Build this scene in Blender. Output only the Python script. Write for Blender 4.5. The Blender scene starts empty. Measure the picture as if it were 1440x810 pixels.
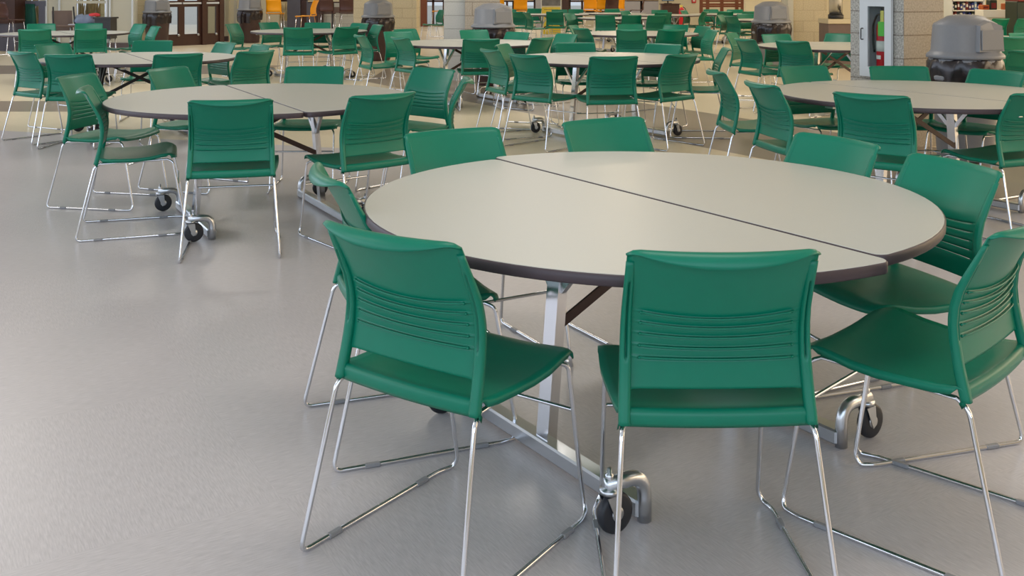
import bpy, math, random
from math import sin, cos, pi, radians as R, sqrt
random.seed(7)
S = bpy.context.scene
C = S.collection

# ------------------------------------------------------------ camera
FOC = 1449.2                      # focal length in pixels of a 1440 wide frame
cam_d = bpy.data.cameras.new('camera'); cam = bpy.data.objects.new('camera', cam_d); C.objects.link(cam)
cam.location = (0, 0, 1.406); cam.rotation_euler = (R(90), 0, 0)
cam_d.sensor_width = 36; cam_d.lens = FOC*36/1440
cam_d.shift_y = -(405+16.41)/1440
cam_d.clip_end = 200
S.camera = cam
# ------------------------------------------------------------ world, exposure
S.view_settings.view_transform = 'Standard'; S.view_settings.look = 'None'
S.view_settings.gamma = 1; S.view_settings.use_curve_mapping = False
S.view_settings.exposure = -0.22
W = bpy.data.worlds.new('sky'); S.world = W; W.use_nodes = True
bg = W.node_tree.nodes['Background']; bg.inputs[0].default_value = (0.84, 0.88, 1.0, 1); bg.inputs[1].default_value = .95

def area(name, loc, rot, sx, sy, col, power):
    l = bpy.data.lights.new(name, 'AREA'); l.shape = 'RECTANGLE'; l.size = sx; l.size_y = sy
    l.color = col; l.energy = power
    o = bpy.data.objects.new(name, l); C.objects.link(o); o.location = loc; o.rotation_euler = rot
    return o
# daylight through the glazed left side and the glazing behind the viewer
area('left_daylight', (-12.6, 8, 2.7), (0, R(-90), 0), 3.4, 24, (0.70, 0.82, 1.0), 640)
area('rear_daylight', (-3, -4.6, 2.9), (R(90), 0, 0), 16, 3.2, (0.62, 0.79, 1.0), 430)
# warm light of the serving side on the right and of the far end
area('right_warm_light', (14.5, 9, 2.9), (0, R(90), 0), 3.0, 22, (1.0, 0.78, 0.54), 900)
# unseen warm panel light added far right for a highlight on the table tops
area('added_warm_panel', (8.3, 23.1, 3.7), (R(-90), 0, 0), 1.6, 2.6, (1.0, 0.84, 0.6), 170)
LAMPS = [(x, y) for x in (-7.5, 0.5, 8.5) for y in (2.5, 13, 24, 33)]
for lx, ly in LAMPS:
    area('ceiling_light', (lx, ly, 5.12), (0, 0, 0), 3.0, 1.2, (1.0, 0.94, 0.87), 85 if ly < 10 else 80 if lx == .5 and ly == 24 else 150)

# ------------------------------------------------------------ materials
def new_mat(name):
    m = bpy.data.materials.new(name); m.use_nodes = True
    return m, m.node_tree, m.node_tree.nodes['Principled BSDF']
def srgb(r, g, b):
    f = lambda c: (c/255/12.92) if c/255 <= .04045 else ((c/255+.055)/1.055)**2.4
    return (f(r), f(g), f(b), 1)
def mat(name, col, rough=.5, metal=0, var=0, scale=8, bump=0, spec=.5, coat=0):
    m, nt, b = new_mat(name)
    b.inputs['Roughness'].default_value = rough; b.inputs['Metallic'].default_value = metal
    b.inputs['Specular IOR Level'].default_value = spec
    if coat: b.inputs['Coat Weight'].default_value = coat; b.inputs['Coat Roughness'].default_value = .2
    n = nt.nodes.new('ShaderNodeTexNoise'); n.inputs['Scale'].default_value = scale; n.inputs['Detail'].default_value = 4
    tc = nt.nodes.new('ShaderNodeTexCoord'); nt.links.new(tc.outputs['Object'], n.inputs['Vector'])
    mx = nt.nodes.new('ShaderNodeMix'); mx.data_type = 'RGBA'
    mx.inputs[6].default_value = tuple(c*(1-var) for c in col[:3])+(1,)
    mx.inputs[7].default_value = tuple(min(1, c*(1+var)) for c in col[:3])+(1,)
    nt.links.new(n.outputs['Fac'], mx.inputs[0]); nt.links.new(mx.outputs[2], b.inputs['Base Color'])
    if bump:
        bp = nt.nodes.new('ShaderNodeBump'); bp.inputs['Strength'].default_value = bump; bp.inputs['Distance'].default_value = .003
        nt.links.new(n.outputs['Fac'], bp.inputs['Height']); nt.links.new(bp.outputs[0], b.inputs['Normal'])
    return m
def math_node(nt, op, a, b=None):
    n = nt.nodes.new('ShaderNodeMath'); n.operation = op
    for i, v in enumerate((a, b)):
        if v is None: continue
        if isinstance(v, (int, float)): n.inputs[i].default_value = v
        else: nt.links.new(v, n.inputs[i])
    return n.outputs[0]
def mix_node(nt, fac, a, b):
    n = nt.nodes.new('ShaderNodeMix'); n.data_type = 'RGBA'
    for i, v in ((0, fac), (6, a), (7, b)):
        if isinstance(v, (int, float, tuple)): n.inputs[i].default_value = v
        else: nt.links.new(v, n.inputs[i])
    return n.outputs[2]

def floor_material():
    m, nt, b = new_mat('vinyl_floor'); N = nt.nodes; L = nt.links
    tc = N.new('ShaderNodeTexCoord')
    rot = N.new('ShaderNodeMapping'); rot.inputs['Rotation'].default_value = (0, 0, R(-31)); L.new(tc.outputs['Object'], rot.inputs[0])
    ck = N.new('ShaderNodeTexChecker'); ck.inputs['Scale'].default_value = 1/0.92
    ck.inputs['Color1'].default_value = (0, 0, 0, 1); ck.inputs['Color2'].default_value = (1, 1, 1, 1)
    L.new(rot.outputs[0], ck.inputs['Vector'])
    def streak(sx, sy):
        mp = N.new('ShaderNodeMapping'); mp.inputs['Scale'].default_value = (sx, sy, 1); L.new(rot.outputs[0], mp.inputs[0])
        n = N.new('ShaderNodeTexNoise'); n.inputs['Scale'].default_value = 1; n.inputs['Detail'].default_value = 3
        n.inputs['Roughness'].default_value = .6; L.new(mp.outputs[0], n.inputs['Vector']); return n.outputs['Fac']
    st = N.new('ShaderNodeMix'); st.data_type = 'FLOAT'
    L.new(ck.outputs['Fac'], st.inputs[0]); L.new(streak(22, 260), st.inputs[2]); L.new(streak(260, 22), st.inputs[3])
    base = srgb(226, 212, 182); grey = srgb(198, 192, 191); taupe = srgb(136, 124, 112)
    sep = N.new('ShaderNodeSeparateXYZ'); L.new(tc.outputs['Object'], sep.inputs[0])
    X, Y = sep.outputs[0], sep.outputs[1]
    # inlaid sheet pattern: darker taupe strips run through the hall; near grey mostly paints in bluish light
    def band(nx, ny, d0, d1, soft=.01):
        d = math_node(nt, 'ADD', math_node(nt, 'MULTIPLY', X, nx), math_node(nt, 'MULTIPLY', Y, ny))
        a = math_node(nt, 'GREATER_THAN', d, d0); c = math_node(nt, 'LESS_THAN', d, d1)
        return math_node(nt, 'MULTIPLY', a, c)
    # line through (1.56,12.7) running (0.52,-0.856); normal (0.856,0.52)
    dd = .856*1.56+.52*12.7
    t1 = math_node(nt, 'MULTIPLY', band(.856, .52, dd-1.75, dd), band(1, 0, -2.2, 6))
    t2 = math_node(nt, 'MULTIPLY', band(0, 1, 11.75, 12.85), band(1, 0, -20, -4.8))
    t3 = math_node(nt, 'MULTIPLY', band(0, 1, 16.9, 18.8), band(1, 0, -20, -4.2))
    tm = math_node(nt, 'MINIMUM', math_node(nt, 'ADD', math_node(nt, 'ADD', t1, t2), t3), 1)
    near = band(.3, .954, -50, 8.2)
    c = mix_node(nt, near, base, grey)
    c = mix_node(nt, math_node(nt, 'MULTIPLY', tm, .92), c, taupe)
    ramp = N.new('ShaderNodeMapRange'); ramp.inputs[1].default_value = .3; ramp.inputs[2].default_value = .7
    ramp.inputs[3].default_value = .84; ramp.inputs[4].default_value = 1.09; L.new(st.outputs[0], ramp.inputs[0])
    big = N.new('ShaderNodeTexNoise'); big.inputs['Scale'].default_value = 1.3; L.new(tc.outputs['Object'], big.inputs['Vector'])
    v = math_node(nt, 'MULTIPLY', ramp.outputs[0], math_node(nt, 'ADD', .94, math_node(nt, 'MULTIPLY', big.outputs['Fac'], .12)))
    vm = N.new('ShaderNodeVectorMath'); vm.operation = 'SCALE'; L.new(c, vm.inputs[0]); L.new(v, vm.inputs['Scale'])
    L.new(vm.outputs[0], b.inputs['Base Color'])
    L.new(math_node(nt, 'ADD', .25, math_node(nt, 'MULTIPLY', st.outputs[0], .12)), b.inputs['Roughness'])
    bp = N.new('ShaderNodeBump'); bp.inputs['Strength'].default_value = .12; bp.inputs['Distance'].default_value = .001
    L.new(st.outputs[0], bp.inputs['Height']); L.new(bp.outputs[0], b.inputs['Normal'])
    return m
def block_material(name, col, joint, speck=.25, row=.206, width=.41, nscale=60):
    m, nt, b = new_mat(name); N = nt.nodes; L = nt.links
    tc = N.new('ShaderNodeTexCoord'); sep = N.new('ShaderNodeSeparateXYZ'); L.new(tc.outputs['Object'], sep.inputs[0])
    cmb = N.new('ShaderNodeCombineXYZ')
    L.new(math_node(nt, 'ADD', sep.outputs[0], sep.outputs[1]), cmb.inputs[0]); L.new(math_node(nt, 'ADD', sep.outputs[2], .206*10-.785), cmb.inputs[1])
    br = N.new('ShaderNodeTexBrick'); br.inputs['Scale'].default_value = 1
    br.inputs['Brick Width'].default_value = width; br.inputs['Row Height'].default_value = row
    br.inputs['Mortar Size'].default_value = .006; br.inputs['Mortar Smooth'].default_value = .3
    br.inputs['Color1'].default_value = col; br.inputs['Color2'].default_value = tuple(c*.93 for c in col[:3])+(1,)
    br.inputs['Mortar'].default_value = joint; L.new(cmb.outputs[0], br.inputs['Vector'])
    n = N.new('ShaderNodeTexNoise'); n.inputs['Scale'].default_value = nscale; n.inputs['Detail'].default_value = 3; L.new(tc.outputs['Object'], n.inputs['Vector'])
    mr = N.new('ShaderNodeMapRange'); mr.inputs[1].default_value = .35; mr.inputs[2].default_value = .65
    mr.inputs[3].default_value = 1-speck; mr.inputs[4].default_value = 1+speck; L.new(n.outputs['Fac'], mr.inputs[0])
    vm = N.new('ShaderNodeVectorMath'); vm.operation = 'SCALE'; L.new(br.outputs['Color'], vm.inputs[0]); L.new(mr.outputs[0], vm.inputs['Scale'])
    L.new(vm.outputs[0], b.inputs['Base Color']); b.inputs['Roughness'].default_value = .75
    bp = N.new('ShaderNodeBump'); bp.inputs['Strength'].default_value = .5; bp.inputs['Distance'].default_value = .006; bp.invert = True
    L.new(br.outputs['Fac'], bp.inputs['Height']); L.new(bp.outputs[0], b.inputs['Normal'])
    return m

M = {}
M['floor'] = floor_material()
M['green'] = mat('green_plastic', srgb(0, 117, 90), .36, var=.05, scale=25, bump=.04, spec=.38)
M['chrome'] = mat('chrome', (.74, .75, .78, 1), .13, 1, var=.03)
M['steel'] = mat('satin_steel', (.62, .64, .67, 1), .28, 1, var=.05)
M['laminate'] = mat('table_laminate', srgb(186, 187, 178), .36, var=.03, scale=140, spec=.45)
M['edge'] = mat('table_edge', srgb(66, 54, 58), .45, var=.1)
M['brace'] = mat('dark_brown_metal', srgb(62, 42, 38), .4, .2, var=.1)
M['black'] = mat('black_metal', srgb(30, 28, 30), .4, var=.1)
M['rubber'] = mat('black_rubber', srgb(34, 36, 42), .5, var=.1)
M['grey_plastic'] = mat('grey_bin_plastic', srgb(128, 130, 134), .42, var=.05, scale=60, bump=.05)
M['brown_plastic'] = mat('brown_bin_plastic', srgb(66, 46, 44), .45, var=.1)
M['bag'] = mat('black_bin_liner', srgb(34, 26, 28), .22, var=.2, scale=20, bump=.6)
M['glide'] = mat('clear_glide', srgb(140, 140, 142), .3, var=.05)
M['cream'] = mat('cream_wall', srgb(206, 198, 172), .7, var=.03, scale=3)
M['cream_panel'] = mat('cream_panel', srgb(196, 192, 174), .6, var=.03, scale=4)
M['grey_wall'] = mat('grey_wall', srgb(150, 148, 152), .6, var=.04)
M['white'] = mat('white_paint', srgb(212, 218, 222), .4, var=.02)
M['ceil'] = mat('ceiling_paint', srgb(225, 224, 220), .8, var=.02)
M['dark_brown'] = mat('dark_brown_wood', srgb(66, 38, 30), .4, var=.2, scale=14)
M['mid_brown'] = mat('brown_wood', srgb(118, 66, 44), .45, var=.15, scale=14)
M['dark_base'] = mat('dark_baseboard', srgb(88, 74, 72), .5, var=.1)
M['slate'] = mat('slate_panel', srgb(92, 92, 106), .5, var=.12, scale=10)
M['block_light'] = block_material('speckled_block', srgb(176, 174, 166), srgb(138, 132, 124), .32, .206, 3)
M['block_tan'] = block_material('tan_block', srgb(176, 166, 150), srgb(138, 126, 110), .14, .206, 3)
M['block_pale'] = block_material('pale_block', srgb(196, 196, 190), srgb(160, 158, 152), .05, .206, 1.2)
M['block_cream'] = block_material('cream_block', srgb(204, 190, 156), srgb(184, 168, 138), .12, .206)
M['orange'] = mat('orange_plastic', srgb(255, 168, 0), .4, var=.05)
M['stool_brown'] = mat('brown_stool_plastic', srgb(78, 48, 44), .4, var=.1)
M['red'] = mat('red_enamel', srgb(196, 24, 40), .3, var=.04)
M['blackplastic'] = mat('black_plastic', srgb(30, 28, 28), .4, var=.1)
M['tag_green'] = mat('green_tag', srgb(96, 200, 70), .5, var=.03)
M['tag_yellow'] = mat('yellow_tag', srgb(226, 214, 110), .5, var=.03)
M['paper'] = mat('white_label', srgb(220, 220, 214), .6, var=.03)
M['yellow'] = mat('yellow_poster', srgb(226, 200, 70), .5, var=.04)
M['poster_photo'] = mat('poster_photo', srgb(112, 110, 108), .5, var=.6, scale=9)
M['counter'] = mat('cream_counter', srgb(206, 192, 158), .4, var=.04)
M['counter_base'] = mat('brown_counter_panel', srgb(110, 92, 84), .5, var=.1)
M['denim'] = mat('grey_blue_cloth', srgb(122, 132, 150), .8, var=.25, scale=12, bump=.4)
M['redcloth'] = mat('red_cloth', srgb(206, 60, 62), .8, var=.1)
M['curtain'] = mat('dark_green_cloth', srgb(6, 78, 66), .7, var=.15)
M['blue'] = mat('blue_box', srgb(34, 50, 130), .45, var=.15)
M['rust'] = mat('orange_brown_box', srgb(170, 84, 30), .5, var=.2)
M['darkred'] = mat('dark_red_box', srgb(110, 24, 22), .5, var=.15)
M['purple'] = mat('purple_box', srgb(84, 50, 96), .5, var=.15)
M['darkgreen'] = mat('dark_green_box', srgb(18, 40, 28), .5, var=.2)
M['screen'] = mat('pale_blue_screen', srgb(130, 165, 200), .3, var=.1)
M['shrub'] = mat('winter_grass', srgb(176, 156, 122), .9, var=.6, scale=6, bump=.5)
M['snow'] = mat('pale_ground', srgb(200, 196, 186), .9, var=.15, scale=2)
def glass_mat():
    m, nt, b = new_mat('window_glass')
    nt.nodes.remove(b); o = nt.nodes['Material Output']
    t = nt.nodes.new('ShaderNodeBsdfTransparent'); t.inputs[0].default_value = (.93, .96, .95, 1)
    g = nt.nodes.new('ShaderNodeBsdfGlossy'); g.inputs['Roughness'].default_value = .03
    f = nt.nodes.new('ShaderNodeLayerWeight'); f.inputs['Blend'].default_value = .12
    mx = nt.nodes.new('ShaderNodeMixShader'); nt.links.new(f.outputs[0], mx.inputs[0]); nt.links.new(t.outputs[0], mx.inputs[1]); nt.links.new(g.outputs[0], mx.inputs[2])
    nt.links.new(mx.outputs[0], o.inputs[0]); return m
M['glass'] = glass_mat()
def lamp_mat():
    m, nt, b = new_mat('lamp_diffuser')
    b.inputs['Emission Color'].default_value = (1, .95, .86, 1); b.inputs['Emission Strength'].default_value = 3
    return m
M['lamp'] = lamp_mat()
M['globe'] = lamp_mat(); M['globe'].node_tree.nodes['Principled BSDF'].inputs['Emission Strength'].default_value = 40; M['globe'].node_tree.nodes['Principled BSDF'].inputs['Emission Color'].default_value = (1, .8, .55, 1)

# ------------------------------------------------------------ mesh helpers
class MB:
    def __init__(s): s.v = []; s.f = []; s.m = []; s.sm = []; s.cur = 0; s.smooth = False
    def add(s, vs, fs, smooth=None):
        n = len(s.v); s.v += [tuple(p) for p in vs]
        for f in fs: s.f.append(tuple(i+n for i in f)); s.m.append(s.cur); s.sm.append(s.smooth if smooth is None else smooth)
        return s
    def box(s, x0, x1, y0, y1, z0, z1, b=0):
        if b <= 0:
            vs = [(x, y, z) for z in (z0, z1) for y in (y0, y1) for x in (x0, x1)]
            return s.add(vs, [(0, 2, 3, 1), (4, 5, 7, 6), (0, 1, 5, 4), (2, 6, 7, 3), (0, 4, 6, 2), (1, 3, 7, 5)], False)
        # chamfered box: rings in z
        def ring(z, i):
            a, c, d, e = x0+i, x1-i, y0+i, y1-i; k = b
            return [(a+k, d, z), (c-k, d, z), (c, d+k, z), (c, e-k, z), (c-k, e, z), (a+k, e, z), (a, e-k, z), (a, d+k, z)]
        rs = [ring(z0, b*.8), ring(z0+b, 0), ring(z1-b, 0), ring(z1, b*.8)]
        return s.loft(rs, True, True)
    def loft(s, rings, closed=True, caps=False, smooth=False):
        k = len(rings[0]); vs = [p for r in rings for p in r]; fs = []
        for i in range(len(rings)-1):
            for j in range(k if closed else k-1):
                j2 = (j+1) % k; fs.append((i*k+j, i*k+j2, (i+1)*k+j2, (i+1)*k+j))
        if caps: fs.append(tuple(range(k-1, -1, -1))); fs.append(tuple((len(rings)-1)*k+j for j in range(k)))
        return s.add(vs, fs, smooth)
    def lathe(s, prof, cx=0, cy=0, cz=0, n=28, smooth=True, axis='z', a0=0, a1=2*pi):
        full = abs(a1-a0-2*pi) < 1e-6; rings = []
        for r, z in prof:
            ring = []
            for i in range(n if full else n+1):
                a = a0+(a1-a0)*i/n
                p = (r*cos(a), r*sin(a), z)
                if axis == 'x': p = (z, r*cos(a), r*sin(a))
                if axis == 'y': p = (r*cos(a), z, r*sin(a))
                ring.append((cx+p[0], cy+p[1], cz+p[2]))
            rings.append(ring)
        return s.loft(rings, full, prof[0][0] > 1e-4 and full, smooth)
    def tube(s, pts, r, n=10, closed=False, rx=None):
        P = [V(*p) for p in pts]; m = len(P); rings = []; up = None
        for i in range(m):
            a = P[(i-1) % m] if (closed or i > 0) else P[i]; b = P[(i+1) % m] if (closed or i < m-1) else P[i]
            t = (b-a).normalized()
            if up is None:
                up = V(0, 0, 1) if abs(t.z) < .9 else V(1, 0, 0)
            u = (up-t*up.dot(t)).normalized(); w = t.cross(u); up = u
            rr = r[i] if isinstance(r, (list, tuple)) else r
            rings.append([tuple(P[i]+u*(cos(2*pi*j/n)*rr)+w*(sin(2*pi*j/n)*(rx or rr))) for j in range(n)])
        if closed: rings.append(rings[0])
        return s.loft(rings, True, not closed, True)
    def bar(s, p, q, w, h, up=(0, 0, 1)):
        P, Q = V(*p), V(*q); t = (Q-P).normalized(); u = V(*up); u = (u-t*u.dot(t)).normalized(); k = t.cross(u)
        r = lambda A: [tuple(A+k*(a*w/2)+u*(b*h/2)) for a, b in ((-1, -1), (1, -1), (1, 1), (-1, 1))]
        return s.loft([r(P), r(Q)], True, True)
    def build(s, name, mats, parent=None, auto=True):
        me = bpy.data.meshes.new(name); me.from_pydata(s.v, [], s.f)
        for m in (mats if isinstance(mats, (list, tuple)) else [mats]): me.materials.append(m)
        me.polygons.foreach_set('material_index', s.m); me.polygons.foreach_set('use_smooth', s.sm); me.update()
        o = bpy.data.objects.new(name, me); C.objects.link(o)
        if parent: o.parent = parent
        return o
from mathutils import Vector
def V(*a): return Vector(a if len(a) > 1 else a[0])
def fillet(pts, rad, n=5):
    out = []; P = [V(*p) for p in pts]; rads = rad if isinstance(rad, (list, tuple)) else [rad]*len(P)
    for i in range(len(P)):
        if i in (0, len(P)-1) or rads[i] == 0: out.append(tuple(P[i])); continue
        a = (P[i-1]-P[i]); b = (P[i+1]-P[i]); r = min(rads[i], a.length*.48, b.length*.48)
        A = P[i]+a.normalized()*r; B = P[i]+b.normalized()*r
        for k in range(n+1):
            t = k/n; out.append(tuple(A*(1-t)**2+P[i]*2*t*(1-t)+B*t*t))
    return out
def fillet_closed(pts, rad, n=5):
    q = [pts[-1]]+list(pts)+[pts[0]]
    r = [0]+list(rad)+[0]
    f = fillet(q, r, n); return f[1:-1]
def shell(mb, grid, thick, skip=()):
    """grid[i][j] points (None never); skip = set of (i,j) cells left open; adds both sides and all rims"""
    ni, nj = len(grid), len(grid[0]); P = [[V(*p) for p in row] for row in grid]
    nor = []
    for i in range(ni):
        row = []
        for j in range(nj):
            a = P[min(i+1, ni-1)][j]-P[max(i-1, 0)][j]; b = P[i][min(j+1, nj-1)]-P[i][max(j-1, 0)]
            n = a.cross(b); row.append(n.normalized() if n.length > 1e-12 else V(0, 0, 1))
        nor.append(row)
    top = [tuple(P[i][j]) for i in range(ni) for j in range(nj)]
    bot = [tuple(P[i][j]-nor[i][j]*thick) for i in range(ni) for j in range(nj)]
    id = lambda i, j: i*nj+j; o = ni*nj; fs = []; rim = []
    ok = lambda i, j: 0 <= i < ni-1 and 0 <= j < nj-1 and (i, j) not in skip
    for i in range(ni-1):
        for j in range(nj-1):
            if not ok(i, j): continue
            a, b, c, d = id(i, j), id(i+1, j), id(i+1, j+1), id(i, j+1)
            fs.append((a, b, c, d)); fs.append((a+o, d+o, c+o, b+o))
            if not ok(i-1, j): rim.append((d, a, a+o, d+o)[::-1])
            if not ok(i+1, j): rim.append((b, c, c+o, b+o)[::-1])
            if not ok(i, j-1): rim.append((a, b, b+o, a+o)[::-1])
            if not ok(i, j+1): rim.append((c, d, d+o, c+o)[::-1])
    mb.add(top+bot, fs+rim, True)
def interp(tab, x):
    if x <= tab[0][0]: return tab[0][1]
    for (a, b), (c, d) in zip(tab, tab[1:]):
        if x <= c: return b+(d-b)*(x-a)/(c-a)
    return tab[-1][1]
def smooth_interp(tab, x):
    # Catmull-Rom through the table
    n = len(tab)
    if x <= tab[0][0]: return tab[0][1]
    if x >= tab[-1][0]: return tab[-1][1]
    for k in range(n-1):
        if x <= tab[k+1][0]:
            x0, y0 = tab[k]; x1, y1 = tab[k+1]; t = (x-x0)/(x1-x0)
            m0 = (y1-tab[k-1][1])/(x1-tab[k-1][0]) if k > 0 else (y1-y0)/(x1-x0)
            m1 = (tab[k+2][1]-y0)/(tab[k+2][0]-x0) if k+2 < n else (y1-y0)/(x1-x0)
            m0 *= (x1-x0); m1 *= (x1-x0)
            return (2*t**3-3*t*t+1)*y0+(t**3-2*t*t+t)*m0+(-2*t**3+3*t*t)*y1+(t**3-t*t)*m1
def empty(name, loc=(0, 0, 0), rz=0):
    o = bpy.data.objects.new(name, None); C.objects.link(o); o.location = loc; o.rotation_euler = (0, 0, rz); o.empty_display_size = .2
    return o
def tag(o, label, cat, group=None, kind=None):
    if label: o['label'] = label
    if cat: o['category'] = cat
    if group: o['group'] = group
    if kind: o['kind'] = kind
    return o
def struct(o): o['kind'] = 'structure'; return o
def kids(o): return [c for c in bpy.data.objects if c.parent == o]
def copy_tree(o, parent=None):
    c = o.copy(); C.objects.link(c)
    if parent: c.parent = parent
    for ch in o.children: copy_tree(ch, c)
    return c

# ------------------------------------------------------------ room
def px(x, Z): return (x-720)/FOC*Z
def hz(y, Z): return 1.406-(y+16.41)*Z/FOC
fl = MB(); fl.box(-14, 16, -5, 40, -.1, 0); struct(fl.build('floor', M['floor']))
b = MB(); b.box(7.3, 9.3, 23.2, 23.35, 0, 5.3); struct(b.build('wall_added_pier', M['cream']))  # pier added behind the extinguisher column to back the unseen warm panel
ce = MB(); ce.box(-14, 16, -5, 40, 5.3, 5.45); struct(ce.build('ceiling', M['ceil']))
def wall_grid(name, mat_, axis, pos, a0, a1, holes, z1=5.3, th=.15, parent=None):
    """wall along x (axis='x' at y=pos) or along y (axis='y' at x=pos) with rectangular holes (a0,a1,z0,z1)"""
    us = sorted({a0, a1, *[h[0] for h in holes], *[h[1] for h in holes]}); zs = sorted({0, z1, *[h[2] for h in holes], *[h[3] for h in holes]})
    mb = MB()
    for u0, u1 in zip(us, us[1:]):
        for w0, w1 in zip(zs, zs[1:]):
            if any(h[0] <= u0 and u1 <= h[1] and h[2] <= w0 and w1 <= h[3] for h in holes): continue
            if axis == 'x': mb.box(u0, u1, pos, pos+th, w0, w1)
            else: mb.box(pos, pos+th, u0, u1, w0, w1)
    return struct(mb.build(name, mat_, parent))
wall_grid('wall_left', M['cream'], 'y', -13.0, -5, 23.6, [(-3, 20, .9, 4.4)])
wall_grid('wall_right', M['cream'], 'y', 15.0, -5, 40, [])
wall_grid('wall_behind', M['cream'], 'x', -5.0, -14, 16, [(-11, 5, 1.2, 4.6)])
# left end wall with glazing, cream panels and a dark brown pier
ZL = 23.6
wall_grid('wall_left_end', M['cream_panel'], 'x', ZL, -13, px(190, ZL),
          [(px(38, ZL), px(55, ZL), .35, 2.6), (px(107, ZL), px(149, ZL), .55, 1.06), (px(107, ZL), px(149, ZL), 1.12, 3.2)])
b = MB(); b.box(px(65, ZL), px(190, ZL), ZL-.03, ZL, 0, .16); struct(b.build('baseboard_left', M['dark_base']))
b = MB()
for x in (66, 84.5, 151, 155.5, 187): b.box(px(x, ZL)-.02, px(x, ZL)+.02, ZL-.05, ZL, .16, 3.4)
struct(b.build('trim_1', M['white']))
b = MB(); b.box(px(37, ZL), px(66, ZL), ZL-.06, ZL, 1.0, 1.12); b.box(px(56, ZL), px(65, ZL), ZL-.06, ZL, .1, 1.0); struct(b.build('trim_2', M['slate']))
b = MB(); b.box(-13, px(37, ZL), ZL-.55, ZL, .62, 5.3); struct(b.build('trim_3', M['dark_brown']))
b = MB(); b.box(-13, px(36, ZL), ZL-.5, ZL, 0, .62); struct(b.build('trim_4', M['slate']))
w = MB(); w.box(px(107, ZL), px(149, ZL), ZL+.06, ZL+.07, .55, 3.2); o = struct(w.build('window_1', M['glass']))
f = MB()
for x in (107, 149): f.box(px(x, ZL)-.035, px(x, ZL)+.035, ZL+.02, ZL+.1, .55, 3.2)
f.box(px(107, ZL), px(149, ZL), ZL+.02, ZL+.1, 1.06, 1.12); f.box(px(107, ZL), px(149, ZL), ZL+.02, ZL+.1, .52, .58)
f.build('window_frame', M['steel'], o)
w = MB(); w.box(px(38, ZL), px(55, ZL), ZL+.06, ZL+.07, .35, 2.6); o = struct(w.build('window_2', M['glass']))
f = MB(); f.box(px(53.5, ZL), px(55.5, ZL), ZL+.02, ZL+.1, .35, 2.6); f.box(px(38, ZL), px(55, ZL), ZL+.02, ZL+.1, .3, .38); f.build('window_frame', M['steel'], o)
cu = MB()
for k in range(5):
    x = px(40.5+k*2.3, ZL); cu.lathe([(.028, 1.05), (.035+.006*k, .8), (.05+.012*k*.6, .35)], x, ZL-.1, 0, 8)
tag(cu.build('curtain', M['curtain']), 'dark green cloth hanging in the narrow window at far left', 'curtain')
# slanting brown entrance doors
D0, D1 = V(px(227, 24.9), 24.9, 0), V(px(308, 26.0), 26.0, 0)
dv = (D1-D0); dl = dv.length; dang = math.atan2(dv.y, dv.x)
def along(mb_fn, name, mats, parent=None):
    o = mb_fn.build(name, mats, parent)
    return o
dw = empty('door_1', D0, dang); struct(dw)
b = MB(); b.box(-.35, 0, -.05, .12, 0, 3.2); b.box(dl, dl+.12, -.05, .12, 0, 3.2); b.box(-.1, dl, -.02, .12, 2.3, 3.2)
b.box(dl*.68, dl*.75, -.07, .12, 0, 2.3); b.build('door_frame', M['dark_brown'], dw)
leaves = [(0, dl*.34), (dl*.34, dl*.68), (dl*.75, dl)]
for a, c in leaves:
    q = MB()
    for u0, u1, z0, z1 in ((a, a+.08, 0, 2.3), (c-.08, c, 0, 2.3), (a+.08, c-.08, 0, .28), (a+.08, c-.08, .95, 1.10), (a+.08, c-.08, 2.1, 2.3)): q.box(u0, u1, 0, .06, z0, z1)
    lf = q.build('door_leaf', M['mid_brown'] if 0 else M['dark_brown'], dw)
    g = MB(); g.box(a+.075, c-.075, .025, .035, .27, .96); g.box(a+.075, c-.075, .025, .035, 1.09, 2.12); g.build('glass_pane', M['glass'], lf)
    h = MB(); h.box(a+.02, c-.02, -.05, -.01, 1.02, 1.06); h.build('push_bar', M['white'], lf)
    h = MB(); h.lathe([(.03, 0), (.03, .04), (.0001, .05)], c-.09, -.05, .26, 10, axis='y'); h.build('door_knob', M['steel'], lf)
wall_grid('wall_door_side', M['cream'], 'x', 27.3, px(306, 27.3), px(345, 29), [])
b = MB(); b.box(px(306, 27.3), px(345, 29), 27.27, 27.3, 0, .14); struct(b.build('baseboard_door_side', M['dark_base']))
b = MB(); b.box(px(313, 27.3), px(318, 27.3), 27.2, 27.3, .14, 3.3); b.box(px(330, 27.3), px(334, 27.3), 27.22, 27.3, .14, 3.3); struct(b.build('trim_5', M['cream_panel']))
b = MB(); b.box(-9.8, -8.6, 24.55, 24.7, 0, 5.3); struct(b.build('wall_left_return', M['block_cream']))
b = MB(); b.box(-8.9, -6.6, 29.2, 29.3, 0, 5.3); struct(b.build('wall_vestibule', M['cream']))
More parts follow.
